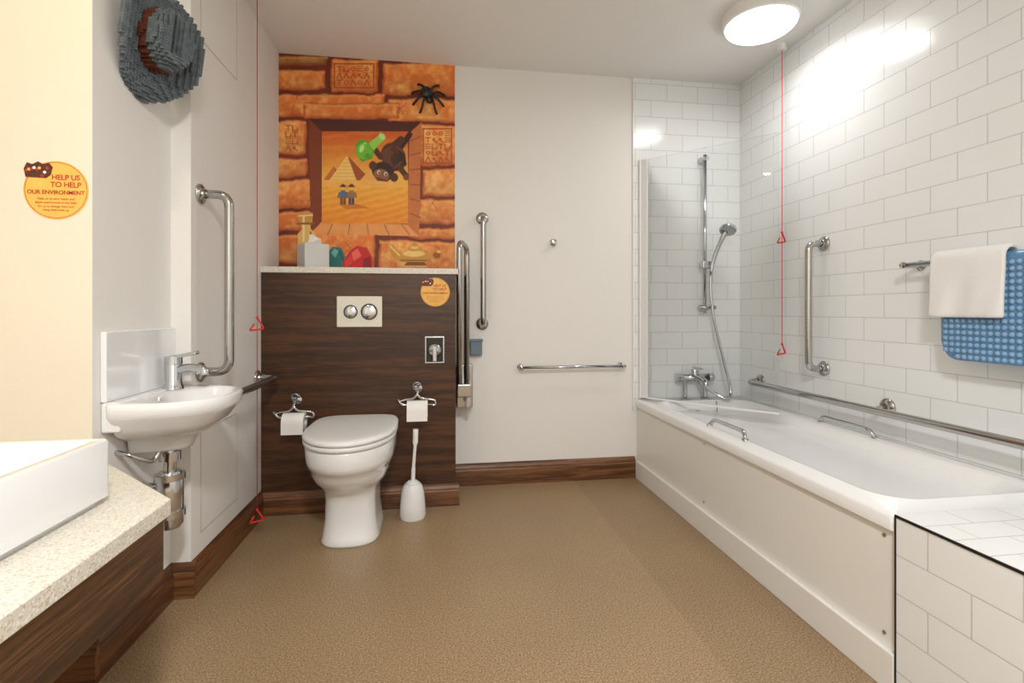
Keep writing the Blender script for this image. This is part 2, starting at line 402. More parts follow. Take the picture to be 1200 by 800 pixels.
for cx,c1,c2 in ((402,(92,104,140),(128,74,40)),(412,(150,116,70),(62,60,96))):
    ell(cx,225.5,3,3.2,c1); poly([(cx-3.5,225),(cx+3.5,225),(cx+4,232),(cx-4,232)],c1); line(cx-4.2,226,cx-5.4,231,1,c1,1); line(cx+4.2,226,cx+5.4,231,1,c1,1)
    poly([(cx-3.4,232),(cx-.3,232),(cx-.3,240),(cx-3.4,240)],c2); poly([(cx+.3,232),(cx+3.4,232),(cx+3.4,240),(cx+.3,240)],c2)
    ell(cx,220.6,2.3,2.5,(240,196,80)); ell(cx,218.2,3.8,1.2,(92,50,26)); ell(cx,217.2,2.2,1.6,(92,50,26))
poly([(398,240),(418,239),(434,244),(406,245)],(186,98,24),.6)
# tumbling monkey figure and green flask
br=(84,42,22); bd=(50,24,12); bl=(126,74,42)
line(470,172,480,158,3.2,bd,1); line(456,176,470,164,4.5,br,1)
ell(461,184,14,17,br,ang=-.45); ell(456,186,8,12,bl,.55,ang=-.45); ell(466,190,7,11,bd,.7,ang=-.45)
ell(449,201,13,11,bd,ang=.3); ell(437,194,4.5,5,br); ell(462,208,4.5,5,br)
ell(447,205,9.5,7,(150,92,54),ang=.3); ell(444,202,2.0,2.4,(240,232,216)); ell(452,204,2.0,2.4,(240,232,216)); ell(444.4,202.4,1,1.3,(20,10,5)); ell(452.2,204.4,1,1.3,(20,10,5))
line(442,209,451,211.5,.8,(70,24,16),.9); line(468,196,476,206,3.2,br,1); line(446,184,440,176,3.2,br,1); ell(476,208,3.4,3.4,bl); line(470,178,474,192,2.6,bd,1)
line(452,176,459,172,1,bl,.8); line(465,172,472,178,1,bl,.8); line(463,196,470,190,1,bl,.7)
poly([(417,168),(424,163),(432,166),(440,174),(436,186),(424,190),(417,180)],(84,168,36)); ell(427,177,9.5,10,(112,196,50)); poly([(432,168),(445,158),(450,164),(438,176)],(156,218,86)); ell(448,160,4.6,3.2,(196,236,140),ang=.8)
ell(424,174,2.6,5,(216,246,160),.85,ang=.3); ell(431,183,3.4,3,(70,146,28),.7); ell(428,168,2,1.6,(220,246,160),.6)
# treasure at the bottom
def gold(p,c=(206,150,52)): poly(p,c)
gold([(349,250),(367,249),(366,262),(351,263)],(206,152,74)); gold([(353,262),(364,262),(364,268),(370,274),(369,290),(349,290),(349,274),(354,268)],(234,190,108)); line(356,254,356,282,1.2,(252,232,170),.8); line(364,272,366,286,1,(160,104,44),.8); line(349,262,368,262,1.2,(140,86,32),.9); line(350,253,366,252,.8,(250,224,150),.9)
poly([(384,296),(390,289),(400,290),(406,304),(404,322),(384,322)],(44,120,114)); poly([(388,296),(392,291),(397,294),(393,302)],(112,186,178)); line(398,294,404,310,.8,(20,80,76),.8)
poly([(402,306),(410,294),(418,288),(430,290),(437,303),(436,322),(400,322)],(204,32,36)); poly([(412,296),(419,291),(424,300),(414,306)],(246,104,92)); poly([(426,303),(434,300),(436,322),(424,322)],(146,16,22)); poly([(404,306),(412,298),(413,308),(404,316)],(226,60,56))
# oil lamp
dkg=(128,78,26); gd=(206,150,60); lg=(248,212,130)
poly([(455,287),(460,286),(466,293),(472,296),(500,296),(505,300),(498,307),(478,308),(466,306),(459,299)],gd); ell(486,300,18,8,gd); ell(485,297,13,4,lg,.9); line(457,288,468,299,1,lg,.9); line(470,305,500,305,.9,dkg,.7)
ell(486,291,8,3.4,gd); ell(486,290,5,1.8,lg,.8); ell(486,286.5,2,2.2,gd)
ell(512,299,7.5,6.5,gd); ell(512,299,4.6,3.9,(170,76,28)); ell(514,295,2.4,1.5,lg,.9)
poly([(477,307),(497,307),(502,313),(472,313)],dkg); line(474,312,500,312,.9,lg,.8)
C=np.clip(C*(.96+.08*n5[...,None]),0,255)/255
Cl=np.where(C<=.04045,C/12.92,((C+.055)/1.055)**2.4)
yy=np.full(XX.shape,BY-.002)
V=np.stack([XX,yy,ZZ],-1).reshape(-1,3)
ii=np.arange(nx*nz).reshape(nz,nx)
Q=np.stack([ii[:-1,:-1],ii[:-1,1:],ii[1:,1:],ii[1:,:-1]],-1).reshape(-1,4)
me=bpy.data.meshes.new('egypt_mural'); me.vertices.add(len(V)); me.vertices.foreach_set('co',V.ravel())
me.loops.add(Q.size); me.loops.foreach_set('vertex_index',Q.ravel().astype(np.int32))
me.polygons.add(len(Q)); me.polygons.foreach_set('loop_start',np.arange(0,Q.size,4,dtype=np.int32))
me.update(calc_edges=True)
ca=me.color_attributes.new('Paint','FLOAT_COLOR','POINT')
ca.data.foreach_set('color',np.concatenate([Cl.reshape(-1,3),np.ones((nx*nz,1))],1).ravel().astype(np.float32))
mm,nt,b=newmat('printed_mural'); at=nt.nodes.new('ShaderNodeAttribute'); at.attribute_name='Paint'
nt.links.new(at.outputs['Color'],b.inputs['Base Color']); b.inputs['Roughness'].default_value=.55
me.materials.append(mm); mo=bpy.data.objects.new('wall_mural',me); col.objects.link(mo)
# spider on the mural
def wallpt(px,py,Y):
    u=(px-600)/F0; dx=math.sin(th)+u*math.cos(th); dy=math.cos(th)-u*math.sin(th); d=Y/dy
    return Vector((dx*d,Y,1+(HZ-py)/F0*d))
sp=[]; c=wallpt(502,113,BY-.02)
def ellipsoid(name,c,r,mat,n=16):
    prof=[(math.sin(math.pi*i/n),-math.cos(math.pi*i/n)) for i in range(n+1)]
    o=lathe(name,prof,(0,0,0),(0,0,1),mat,20); o.scale=r; o.location=c; return o
sp.append(ellipsoid('abdomen',c+Vector((-.012,0,.022)),(.034,.020,.034),M['black']))
sp.append(ellipsoid('head',c+Vector((.008,0,-.018)),(.022,.017,.020),M['black']))
for s in (-1,1):
    for k,(a,l) in enumerate(((58,.088),(20,.085),(-18,.082),(-55,.082))):
        a=math.radians(a); dv=Vector((math.cos(a)*s,0,math.sin(a)))
        k2=Vector((math.cos(a-.5)*s,0,math.sin(a-.5)))
        p=[c,c+dv*l*.5+Vector((0,-.014,.008)),c+dv*l*.75+k2*.02+Vector((0,.0,0)),c+dv*l+k2*.012+Vector((0,.014,-.012))]
        sp.append(tube('leg',smoothpath(p,4),.0065,M['black'],8))
group('spider_decoration',sp)
# ---------------------------------------------------------------- stickers
def sticker(name,c,r):
    y=c[1]-.0003; ps=[lathe('disc',[(0,0),(r,0),(r,.001),(0,.001)],(c[0],y,c[2]),(0,-1,0),M['amber'],48)]
    ps.append(lathe('disc_rim',[(r*.945,0),(r*.96,0),(r*.96,.0014),(r*.945,.0014),(r*.945,0)],(c[0],y,c[2]),(0,-1,0),M['stred'],48))
    rp=random.Random(5)
    pts=[(-.92,.42),(-.30,.40),(-.16,.52),(-.10,.78),(-.22,.93),(-.40,.88),(-.55,.96),(-.72,.86),(-.88,.92),(-.98,.70)]
    n=len(pts); V=[(c[0]+a*r,y-q,c[2]+b_*r) for q in (.0006,.0020) for a,b_ in pts]
    ps.append(mk('picture_print',V,[tuple(range(n)),tuple(range(n,2*n))]+[(i,(i+1)%n,n+(i+1)%n,n+i) for i in range(n)],M['stdark']))
    for q in range(9):
        a=c[0]-r*(.9-.08*q); z=c[2]+r*rp.uniform(.46,.76)
        ps.append(lathe('picture_detail',[(0,0),(r*.05,0),(r*.05,.0024),(0,.0024)],(a,y,z),(0,-1,0),[M['stred'],M['amber'],M['stred'],M['paper']][q%4],12))
    lines=[("HELP US",.30,.36,.25),("TO HELP",.30,.11,.25),("OUR ENVIRONMENT",.0,-.14,.195),("Help us to save water and",0,-.33,.115),("leave used towels in the bath",0,-.46,.115),("for us to change them and",0,-.59,.11),("hang clean ones up",0,-.71,.11)]
    for t,dx,dz,sz in lines:
        cu=bpy.data.curves.new('txt','FONT'); cu.body=t; cu.size=sz*r; cu.align_x='CENTER'; cu.offset=.0003 if sz>.15 else 0
        cu.space_character=.95
        o=bpy.data.objects.new('lettering',cu); col.objects.link(o); cu.materials.append(M['stred'])
        o.rotation_euler=(math.pi/2,0,0); o.location=(c[0]+dx*r,y-.0016,c[2]+dz*r); ps.append(o)
    bpy.context.view_layer.update()
    group(name,ps)
sticker('environment_sticker',(-1.011,1.5,1.322),.078)
sticker('environment_sticker.001',(-.017,BOXY,1.096),.074)
# ---------------------------------------------------------------- toilet
TX=-.384
def egg(z,yf,yb,hw,cy=2.30,n=56,ef=1.0,eb=.42,cx=TX,zf=0):
    out=[]
    for j in range(n):
        a=2*math.pi*j/n; c_,s_=math.cos(a),math.sin(a)
        if s_>=0:
            x=hw*math.copysign(abs(c_)**eb,c_); y=cy+(yb-cy)*abs(s_)**eb
        else:
            x=hw*math.copysign(abs(c_)**ef,c_); y=cy-(cy-yf)*abs(s_)**ef
        out.append(Vector((cx+x,y,z+zf*(cy-y))))
    return out
pan=loft('pan',[egg(z,yf,2.5995,hw,ef=e) for z,yf,hw,e in [(0,2.185,.122,.8),(.012,2.18,.124,.8),(.03,2.19,.117,.8),(.10,2.20,.108,.82),(.18,2.20,.106,.85),(.225,2.185,.113,.9),(.255,2.15,.135,.95),(.275,2.115,.152,1),(.31,2.085,.165,1),(.34,2.07,.171,1),(.348,2.055,.180,1),(.37,2.045,.184,1),(.43,2.035,.187,1),(.44,2.04,.182,1)]],M['ceramic'])
seat=loft('seat',[egg(z,yf,2.57,hw) for z,yf,hw in [(.440,2.045,.180),(.442,2.03,.191),(.448,2.025,.194),(.458,2.025,.194),(.462,2.03,.191)]],M['plastic'])
lid=loft('lid',[egg(z,yf,yb,hw) for z,yf,yb,hw in [(.464,2.03,2.57,.190),(.466,2.024,2.575,.195),(.476,2.022,2.575,.196),(.484,2.03,2.57,.190),(.488,2.05,2.55,.175),(.489,2.10,2.5,.14)]],M['plastic'])
hg=[tube('hinge',[(TX+s*.08-.02,2.575,.47),(TX+s*.08+.02,2.575,.47)],.012,M['chrome']) for s in (-1,1)]
group('toilet',[pan,seat,lid]+hg)
fz=.995
group('flush_plate',[box('plate',(-.502,BOXY-.012,.918),(-.282,BOXY,1.073),M['cream_pl'],bevel=.004),
  lathe('button_large',[(0,0),(.034,0),(.034,.006),(.030,.008),(0,.006)],(-.345,BOXY-.012,fz),(0,-1,0),M['chrome']),
  lathe('button_small',[(0,0),(.028,0),(.028,.006),(.024,.008),(0,.006)],(-.435,BOXY-.012,fz),(0,-1,0),M['chrome']),
  lathe('ring_large',[(0.035,0),(.041,0),(.041,.002),(.035,.002),(.035,0)],(-.345,BOXY-.012,fz),(0,-1,0),M['black']),
  lathe('ring_small',[(0.029,0),(.034,0),(.034,.002),(.029,.002),(.029,0)],(-.435,BOXY-.012,fz),(0,-1,0),M['black'])])
sx=-.02; sz=.80
group('flush_lever',[box('plate',(sx-.05,BOXY-.006,sz-.07),(sx+.05,BOXY,sz+.07),M['chrome'],bevel=.003),
  box('inset',(sx-.043,BOXY-.008,sz-.062),(sx+.043,BOXY-.005,sz+.062),M['black'],bevel=.001),
  lathe('boss',[(0,0),(.036,0),(.034,.01),(.026,.02),(0,.024)],(sx,BOXY-.008,sz),(0,-1,0),M['chrome']),
  box('lever',(sx-.011,BOXY-.045,sz-.058),(sx+.011,BOXY-.030,sz+.02),M['chrome'],bevel=.005)])
def rollholder(name,x,z):
    y=BOXY-.055; ps=[]
    ps.append(lathe('rose',[(0,0),(.022,0),(.022,.006),(.01,.012),(.008,.05)],(x,BOXY,z+.075),(0,-1,0),M['chrome']))
    ps.append(tube('arm',smoothpath([(x,BOXY-.05,z+.075),(x,y-.01,z+.055),(x+.02,y-.01,z+.035),(x+.05,y,z+.028),(x+.085,y,z+.02),(x+.088,y,z-.002),(x+.07,y,z-.002)],6),.0055,M['chrome'],10))
    ps.append(tube('arm_b',smoothpath([(x,BOXY-.05,z+.075),(x,y-.01,z+.055),(x-.02,y-.01,z+.035),(x-.05,y,z+.028),(x-.085,y,z+.02)],6),.0055,M['chrome'],10))
    ps.append(tube('rod',fillet([(x-.095,y,z+.03),(x-.075,y,z),(x+.08,y,z)],.015),.006,M['chrome'],10))
    ps.append(tube('scroll',smoothpath([(x-.02,BOXY-.01,z+.075),(x-.02,BOXY-.02,z+.10),(x,BOXY-.03,z+.108),(x+.018,BOXY-.02,z+.095)],6),.005,M['chrome'],10))
    r=.042
    ps.append(lathe('roll',[(.020,-.05),(r,-.05),(r,.05),(.020,.05),(.02,-.05)],(x,y,z-.02),(1,0,0),M['paper'],40))
    ps.append(box('sheet',(x-.05,y-r-.001,z-.075),(x+.05,y-r+.001,z-.02),M['paper']))
    group(name,ps)
rollholder('toilet_roll_holder',-.69,.485); rollholder('toilet_roll_holder.001',-.105,.53)
bx_,by_=-.124,2.47
group('toilet_brush',[lathe('holder',[(0,0),(.058,0),(.062,.01),(.060,.06),(.054,.12),(.044,.155),(.036,.165),(.034,.16),(0,.16)],(bx_,by_,0),(0,0,1),M['plastic']),
  tube('handle',smoothpath([(bx_,by_,.15),(bx_+.004,by_,.25),(bx_+.012,by_,.36),(bx_+.014,by_,.425)],6),[.010]*6+[.008]*6+[.013]*7,M['plastic'],14),
  lathe('cap',[(0,0),(.03,0),(.033,.008),(.02,.02),(0,.022)],(bx_,by_,.158),(0,0,1),M['plastic'])])
R=Matrix.Rotation(math.radians(32),3,'Z'); tx,ty,tz=-.645,2.72,1.217
tis=[]
for k in range(5):
    a=k*1.3; tis.append(mk('tissue',[(tx-.03+.012*k,ty-.01,tz+.125),(tx+.02+.006*k,ty+.012*math.sin(a),tz+.125),(tx+.03+.01*math.cos(a),ty-.02*math.sin(a),tz+.155),(tx-.01+.008*math.sin(a),ty+.01*math.cos(a),tz+.18),(tx-.02,ty,tz+.155)],[(0,1,2,4),(2,3,4)],M['paper']))
group('tissue_box',[box('carton',(tx-.062,ty-.062,tz),(tx+.062,ty+.062,tz+.128),M['silver'],bevel=.004,rot=R)]+tis)
# ---------------------------------------------------------------- grab rails
def flange(c,nrm,r=.036):
    return lathe('flange',[(0,0),(r,0),(r,.006),(r*.9,.010),(.02,.014),(.018,.02)],c,nrm,M['steel'],32)
def grab(name,a,b,nrm,so=.085,r=.016,extra=0):
    a=Vector(a);b=Vector(b);nn=Vector(nrm)
    p=[a+nn*.003,a+nn*so,b+nn*so,b+nn*.003]
    group(name,[tube('bar',fillet(p,.05,10),r,M['steel'],20),flange(a,nrm),flange(b,nrm)])
grab('grab_rail',(LX,1.966,1.425),(LX,1.966,.777),(1,0,0),.10)
grab('grab_rail.001',(LX,2.02,.68),(LX,2.54,.68),(1,0,0),.09)
grab('grab_rail.002',(.248,BY,1.53),(.248,BY,.925),(0,-1,0),.085)
grab('grab_rail.003',(RX,2.178,1.325),(RX,2.178,.72),(-1,0,0),.085)
group('grab_rail.004',[tube('bar',fillet([(RX-.003,2.66,.595),(RX-.08,2.66,.59),(RX-.08,.75,.59),(RX-.003,.75,.595)],.04,8),.016,M['steel'],20),flange((RX,2.66,.595),(-1,0,0)),flange((RX,.75,.595),(-1,0,0)),
   flange((RX,1.83,.60),(-1,0,0)),tube('post',[(RX-.003,1.83,.60),(RX-.08,1.83,.59)],.012,M['steel'])])
group('drop_down_support_rail',[tube('loop',fillet([(.108,2.63,.56),(.108,2.63,1.365),(.155,2.78,1.35),(.155,2.78,.60)],.055,10),.0155,M['steel'],20),
   box('hinge_block',(.095,2.60,.55),(.17,2.80,.62),M['steel'],bevel=.008),box('wall_plate',(.10,2.80,.46),(.19,BY,.70),M['steel'],bevel=.006),
   tube('leg_tip',[(.155,2.70,.56),(.155,2.70,.48)],.013,M['plastic'])])
group('paper_clip_holder',[box('body',(.175,BY-.04,.745),(.245,BY,.835),M['grey'],bevel=.008),box('lip',(.17,BY-.045,.825),(.25,BY,.838),M['grey'],bevel=.004)])
group('robe_hook',[lathe('base',[(0,0),(.02,0),(.02,.006),(.01,.012),(.008,.03),(.014,.036),(.014,.045),(0,.048)],(.665,BY,1.40),(0,-1,0),M['chrome']),
   tube('hook',smoothpath([(.665,BY-.01,1.385),(.665,BY-.03,1.375),(.665,BY-.042,1.385)],5),.004,M['chrome'],10)])
group('towel_bar',[tube('bar',[(.455,BY-.06,.675),(1.09,BY-.06,.675)],.009,M['chrome'])]+[lathe('post',[(0,0),(.018,0),(.018,.005),(.01,.01),(.010,.06),(.013,.066),(0,.07)],(x,BY,.675),(0,-1,0),M['chrome']) for x in (.47,1.075)])
# ---------------------------------------------------------------- cloakroom basin on left wall
def dring(z,hw,dp,cy=1.70,x0=NX_,n=64,e=.75,flat=.25):
    out=[]
    for j in range(n):
        a=2*math.pi*j/n; c_,s_=math.cos(a),math.sin(a)
        y=cy+hw*math.copysign(abs(c_)**e,c_)
        if s_>=0: x=x0+dp*flat+dp*(1-flat)*abs(s_)**.9
        else: x=x0+dp*flat*(1-abs(s_)**.35)
        out.append(Vector((x,y,z)))
    return out
def iring(z,hw,dp,cx,cy,n=64):
    return [Vector((cx+dp*math.sin(2*math.pi*j/n),cy+hw*math.cos(2*math.pi*j/n),z)) for j in range(n)]
W=[dring(.575,.060,.155),dring(.585,.064,.16),dring(.612,.072,.175),dring(.622,.095,.19),dring(.640,.135,.225),dring(.665,.162,.255),dring(.695,.178,.276),dring(.705,.187,.285),dring(.735,.191,.290),dring(.742,.186,.285)]
W+=[iring(.740,.155,.092,NX_+.180,1.70),iring(.732,.148,.086,NX_+.180,1.70),iring(.70,.13,.074,NX_+.178,1.70),iring(.665,.09,.05,NX_+.175,1.70),iring(.65,.02,.02,NX_+.175,1.70)]
bas=loft('bowl',W,M['ceramic'])
spl=box('splashback',(NX_,1.53,.745),(NX_+.016,1.90,.942),M['ceramic'],bevel=.004)
spl2=box('overflow_shelf',(NX_,1.53,.66),(NX_+.05,1.875,.745),M['ceramic'],bevel=.008)
drain=lathe('drain',[(0,0),(.02,0),(.02,.003),(0,.004)],(NX_+.175,1.70,.652),(0,0,1),M['chrome'])
trap=[lathe('tail',[(0,0),(.017,0),(.017,.10),(0,.10)],(-.83,1.70,.475),(0,0,1),M['chrome']),
 lathe('nut',[(0,0),(.03,0),(.03,.028),(0,.028)],(-.83,1.70,.535),(0,0,1),M['chrome'],12),
 lathe('bottle',[(0,0),(.028,0),(.036,.012),(.037,.10),(.037,.16),(.030,.175),(0,.176)],(-.83,1.70,.325),(0,0,1),M['chrome']),
 lathe('collar',[(0,0),(.042,0),(.042,.02),(0,.02)],(-.83,1.70,.36),(0,0,1),M['chrome']),
 lathe('collar_top',[(0,0),(.042,0),(.042,.018),(0,.018)],(-.83,1.70,.475),(0,0,1),M['chrome']),
 tube('waste_arm',[(-.83,1.70,.45),(NX_,1.70,.45)],.016,M['chrome']),
 tube('supply',smoothpath([(NX_,1.60,.59),(-.89,1.60,.58),(-.865,1.62,.56),(-.85,1.65,.55),(-.84,1.67,.585)],5),.007,M['chrome'])]
group('wall_basin',[bas,spl,spl2,drain]+trap)
tpx,tpy=-.868,1.80
group('basin_tap',[lathe('base',[(0,0),(.030,0),(.028,.01),(.024,.02),(.025,.075),(.022,.085),(0,.088)],(tpx,tpy,.742),(0,0,1),M['chrome']),
  tube('spout',smoothpath([(tpx,tpy,.80),(tpx+.05,tpy-.01,.812),(tpx+.10,tpy-.02,.805),(tpx+.106,tpy-.022,.788)],5),.014,M['chrome']),
  box('lever',(tpx-.014,tpy-.016,.846),(tpx+.075,tpy+.016,.858),M['chrome'],bevel=.004,rot=Matrix.Rotation(math.radians(-12),3,'Y')),
  lathe('cap',[(0,0),(.026,0),(.025,.025),(0,.03)],(tpx,tpy,.825),(0,0,1),M['chrome'])])
# ---------------------------------------------------------------- vanity
zc=.60; WE=-1.1995
A_=(-.564,1.16)
poly_c=[(WE,-.3),(A_[0],-.3),A_,(-.894,1.49),(-.91,1.4995),(WE,1.4995)]
poly_f=[(-.60,-.28),(-.575,-.28),(-.575,1.152),(-.895,1.472),(-.915,1.455),(-.60,1.14)]
group('vanity_counter',[prism('worktop',poly_c,zc-.035,zc,M['counter'],bevel=.003),prism('fascia',poly_f,.44,zc-.035,M['woody']),
  box('bearer',(WE,-.28,.50),(-1.17,1.49,zc-.035),M['woody'])])
bx0,bx1,b0,b1=-1.17,-.684,.70,1.17; zt=.731
R_=[rrect(bx0+.014,bx1-.014,b0+.014,b1-.014,.02,zc),rrect(bx0+.014,bx1-.014,b0+.014,b1-.014,.02,zc+.008),rrect(bx0,bx1,b0,b1,.016,zc+.014),rrect(bx0,bx1,b0,b1,.016,zt-.004),rrect(bx0+.003,bx1-.003,b0+.003,b1-.003,.014,zt),
 rrect(bx0+.022,bx1-.022,b0+.022,b1-.022,.014,zt),rrect(bx0+.026,bx1-.026,b0+.026,b1-.026,.02,zt-.004),rrect(bx0+.034,bx1-.034,b0+.034,b1-.034,.03,zt-.08),rrect(bx0+.06,bx1-.06,b0+.06,b1-.06,.03,zt-.10),rrect(bx0+.2,bx1-.2,b0+.2,b1-.2,.02,zt-.108)]
group('countertop_basin',[loft('basin',R_,M['ceramic'],split=40),lathe('drain',[(0,0),(.025,0),(.025,.004),(0,.005)],((bx0+bx1)/2,(b0+b1)/2,zt-.108),(0,0,1),M['chrome'])])
# ---------------------------------------------------------------- bath
zb=.47; E=.002
rings=[rrect(BX+.03,RX-E,BN,BY-.01,.02,zb-.05),rrect(BX,RX-E,BN,BY-.01,.015,zb-.045),rrect(BX-.002,RX-E,BN,BY-.01,.015,zb-.012),rrect(BX+.008,RX-E-.004,BN+.004,BY-.014,.015,zb),
 rrect(BX+.05,RX-.05,BN+.06,BY-.12,.10,zb),rrect(BX+.056,RX-.056,BN+.066,BY-.126,.10,zb+.006),rrect(BX+.066,RX-.066,BN+.076,BY-.134,.11,zb+.006),rrect(BX+.08,RX-.08,BN+.10,BY-.145,.13,zb-.012),
 rrect(BX+.10,RX-.10,BN+.18,BY-.165,.14,zb-.10),rrect(BX+.13,RX-.13,BN+.34,BY-.20,.15,zb-.26),rrect(BX+.17,RX-.17,BN+.46,BY-.26,.13,zb-.33),rrect(BX+.24,RX-.24,BN+.6,BY-.4,.08,zb-.345)]
tub=loft('tub',rings,M['acryl'],split=50)
pan_=box('side_panel',(BX+.012,BN,.0),(BX+.026,BY-.001,zb-.03),M['panelw'])
pl=box('plinth',(BX-.004,BN,0),(BX+.012,BY-.02,.105),M['panelw'],bevel=.003)
ovf=lathe('overflow',[(0,0),(.03,0),(.03,.005),(.02,.012),(0,.014)],((BX+RX)/2-.02,BY-.162,zb-.075),(0,-1,.2),M['chrome'])
screws=[lathe('screw',[(0,0),(.006,0),(.005,.003),(0,.003)],(BX+.012,y,z),(-1,0,0),M['chrome'],12) for y,z in ((BN+.04,.40),(BN+.04,.14),(2.1,.40),(2.1,.14))]
chain=tube('plug_chain',smoothpath([((BX+RX)/2-.02,BY-.18,zb-.07),((BX+RX)/2+.03,BY-.2,zb-.09),((BX+RX)/2+.08,BY-.19,zb-.05),((BX+RX)/2+.10,BY-.15,zb+.002)],6),.003,M['chrome'],8)
group('bathtub',[tub,pan_,pl,ovf,chain]+screws)
def grip(name,x,y0,y1,s):
    z=zb+.0065
    group(name,[tube('grip',fillet([(x,y0,z),(x+s*.008,y0+(y1-y0)*.08,z+.028),(x+s*.008,y1-(y1-y0)*.08,z+.028),(x,y1,z)],.03),.009,M['chrome'],14)]+[lathe('foot',[(0,0),(.014,0),(.012,.004),(0,.005)],(x,y,z),(0,0,1),M['chrome'],16) for y in (y0,y1)])
grip('tub_grab_handle',BX+.062,1.87,2.14,1); grip('tub_grab_handle.001',RX-.062,1.83,2.13,-1)
group('tiled_ledge',[box('body',(BX,.35,0),(RX-E,BN-.002,zb-.006),M['tileR']),box('top',(BX,.35,zb-.006),(RX-E,BN-.002,zb+.002),M['tileT']),
  box('edge_strip_top',(BX-.002,.35,zb-.004),(BX+.0015,BN-.002,zb+.0025),M['black']),box('edge_strip_side',(BX-.002,BN-.006,0),(BX+.0015,BN-.002,zb+.0025),M['black'])])
p0=Vector((1.205,2.862,0)); p1=Vector((1.70,2.30,0)); dv=(p1-p0).normalized(); nv=Vector((-dv.y,dv.x,0))
def slab(name,a,b,t,z0,z1,mat,bevel=0):
    q=[a+nv*t,b+nv*t,b-nv*t,a-nv*t]; return prism(name,[(v.x,v.y) for v in q],z0,z1,mat,bevel)
group('shower_screen',[slab('glass',p0+dv*.03,p1,.003,zb+.014,1.90,M['glass']),slab('profile',p0,p0+dv*.045,.012,zb+.010,1.905,M['trim'],.003),
  slab('seal',p0+dv*.03,p1,.004,zb+.0065,zb+.016,M['trim']),box('wall_channel',(1.19,2.85,zb+.0065),(1.225,BY-.008,1.905),M['trim'],bevel=.003)])
sxr=1.589; yr=BY-.06
ps=[tube('riser',[(sxr,yr,.985),(sxr,yr,1.94)],.011,M['chrome'])]
for z in (1.015,1.915):
    ps.append(lathe('bracket',[(0,0),(.022,0),(.022,.01),(.014,.02),(.014,.075),(0,.078)],(sxr,BY-.008,z),(0,-1,0),M['chrome']))
ps.append(box('slider',(sxr-.03,yr-.03,1.25),(sxr+.03,yr+.02,1.30),M['chrome'],bevel=.01))
hd=Vector((1.668,2.70,1.475))
ps.append(tube('handset',smoothpath([(sxr+.012,yr-.045,1.22),(sxr+.03,yr-.055,1.32),(1.645,2.725,1.42),(1.660,2.71,1.46)],5),[.010]*5+[.012]*5+[.014]*6,M['chrome']))
ps.append(lathe('head',[(0,.018),(.02,.02),(.045,.004),(.048,-.006),(.044,-.014),(0,-.014)],hd,(.35,.45,.8),M['chrome']))
ps.append(tube('hose',smoothpath([(sxr+.012,yr-.045,1.22),(sxr+.01,yr-.05,1.10),(sxr+.03,yr-.06,.92),(sxr+.075,yr-.08,.70),(sxr+.105,yr-.10,.53),(sxr+.06,yr-.115,.49),(1.555,yr-.03,.56),(1.545,yr+.01,.60)],8),.0085,M['chrome'],12))
ps.append(tube('soap_ring',[(sxr-.05,yr-.03,1.02),(sxr+.05,yr-.03,1.02)],.012,M['chrome']))
group('shower_rail',ps)
group('bath_mixer_tap',[tube('body',[(1.44,2.815,.60),(1.61,2.815,.60)],.021,M['chrome']),
 lathe('pillar_l',[(0,0),(.025,0),(.025,.008),(.014,.012),(.014,.13),(0,.13)],(1.46,2.815,zb),(0,0,1),M['chrome']),
 lathe('pillar_r',[(0,0),(.025,0),(.025,.008),(.014,.012),(.014,.13),(0,.13)],(1.59,2.815,zb),(0,0,1),M['chrome']),
 tube('spout',smoothpath([(1.525,2.815,.60),(1.525,2.76,.605),(1.525,2.70,.59),(1.525,2.69,.565)],5),.016,M['chrome']),
 lathe('lever_base',[(0,0),(.022,0),(.022,.03),(.018,.04),(0,.042)],(1.525,2.815,.61),(0,0,1),M['chrome']),
 box('lever',(1.515,2.73,.655),(1.535,2.83,.665),M['chrome'],bevel=.004),
 lathe('handle_l',[(0,0),(.024,0),(.024,.03),(0,.034)],(1.44,2.815,.60),(-1,0,0),M['chrome']),lathe('handle_r',[(0,0),(.024,0),(.024,.03),(0,.034)],(1.61,2.815,.60),(1,0,0),M['chrome'])])
# ---------------------------------------------------------------- towel rail, towel, mat
rx=1.775; rz=1.175
group('towel_rail',[tube('bar',[(rx,1.70,rz),(rx,.95,rz)],.009,M['chrome'])]+[lathe('post',[(0,0),(.02,0),(.02,.006),(.01,.012),(.010,.075),(.013,.085),(0,.088)],(RX,y,rz),(-1,0,0),M['chrome']) for y in (1.685,.965)])
def drape(name,y0,y1,rad,front,back,mat,thick,wob,round_=0):
    n=34; ny=30; V=[];F=[]
    L1=front; L2=math.pi*rad; L3=back
    for j in range(ny):
        v=j/(ny-1); y=y0+(y1-y0)*v
        cut=0
        if round_:
            e=min(v,1-v)*abs(y1-y0)
            if e<round_: cut=round_-math.sqrt(max(0,round_**2-(round_-e)**2))
        for i in range(n):
            s=i/(n-1); q=s*(L1-cut+L2+L3-cut)
            if q<L1-cut: x=rx-rad; z=rz-(L1-cut-q); dd=(L1-cut-q)
            elif q<L1-cut+L2:
                a=(q-(L1-cut))/rad; x=rx-rad*math.cos(a); z=rz+rad*math.sin(a); dd=0
            else: x=rx+rad; z=rz-(q-(L1-cut)-L2); dd=0
            x-=wob*dd*(.6+.5*math.sin(y*38)+.3*math.sin(y*71+z*20))
            V.append((x,y,z))
    for j in range(ny-1):
        for i in range(n-1): F.append((j*n+i,j*n+i+1,(j+1)*n+i+1,(j+1)*n+i))
    o=mk(name,V,F,mat,smooth=True); sm=o.modifiers.new('s','SOLIDIFY'); sm.thickness=thick; sm.offset=0
    ss=o.modifiers.new('ss','SUBSURF'); ss.levels=1; ss.render_levels=1
    return o
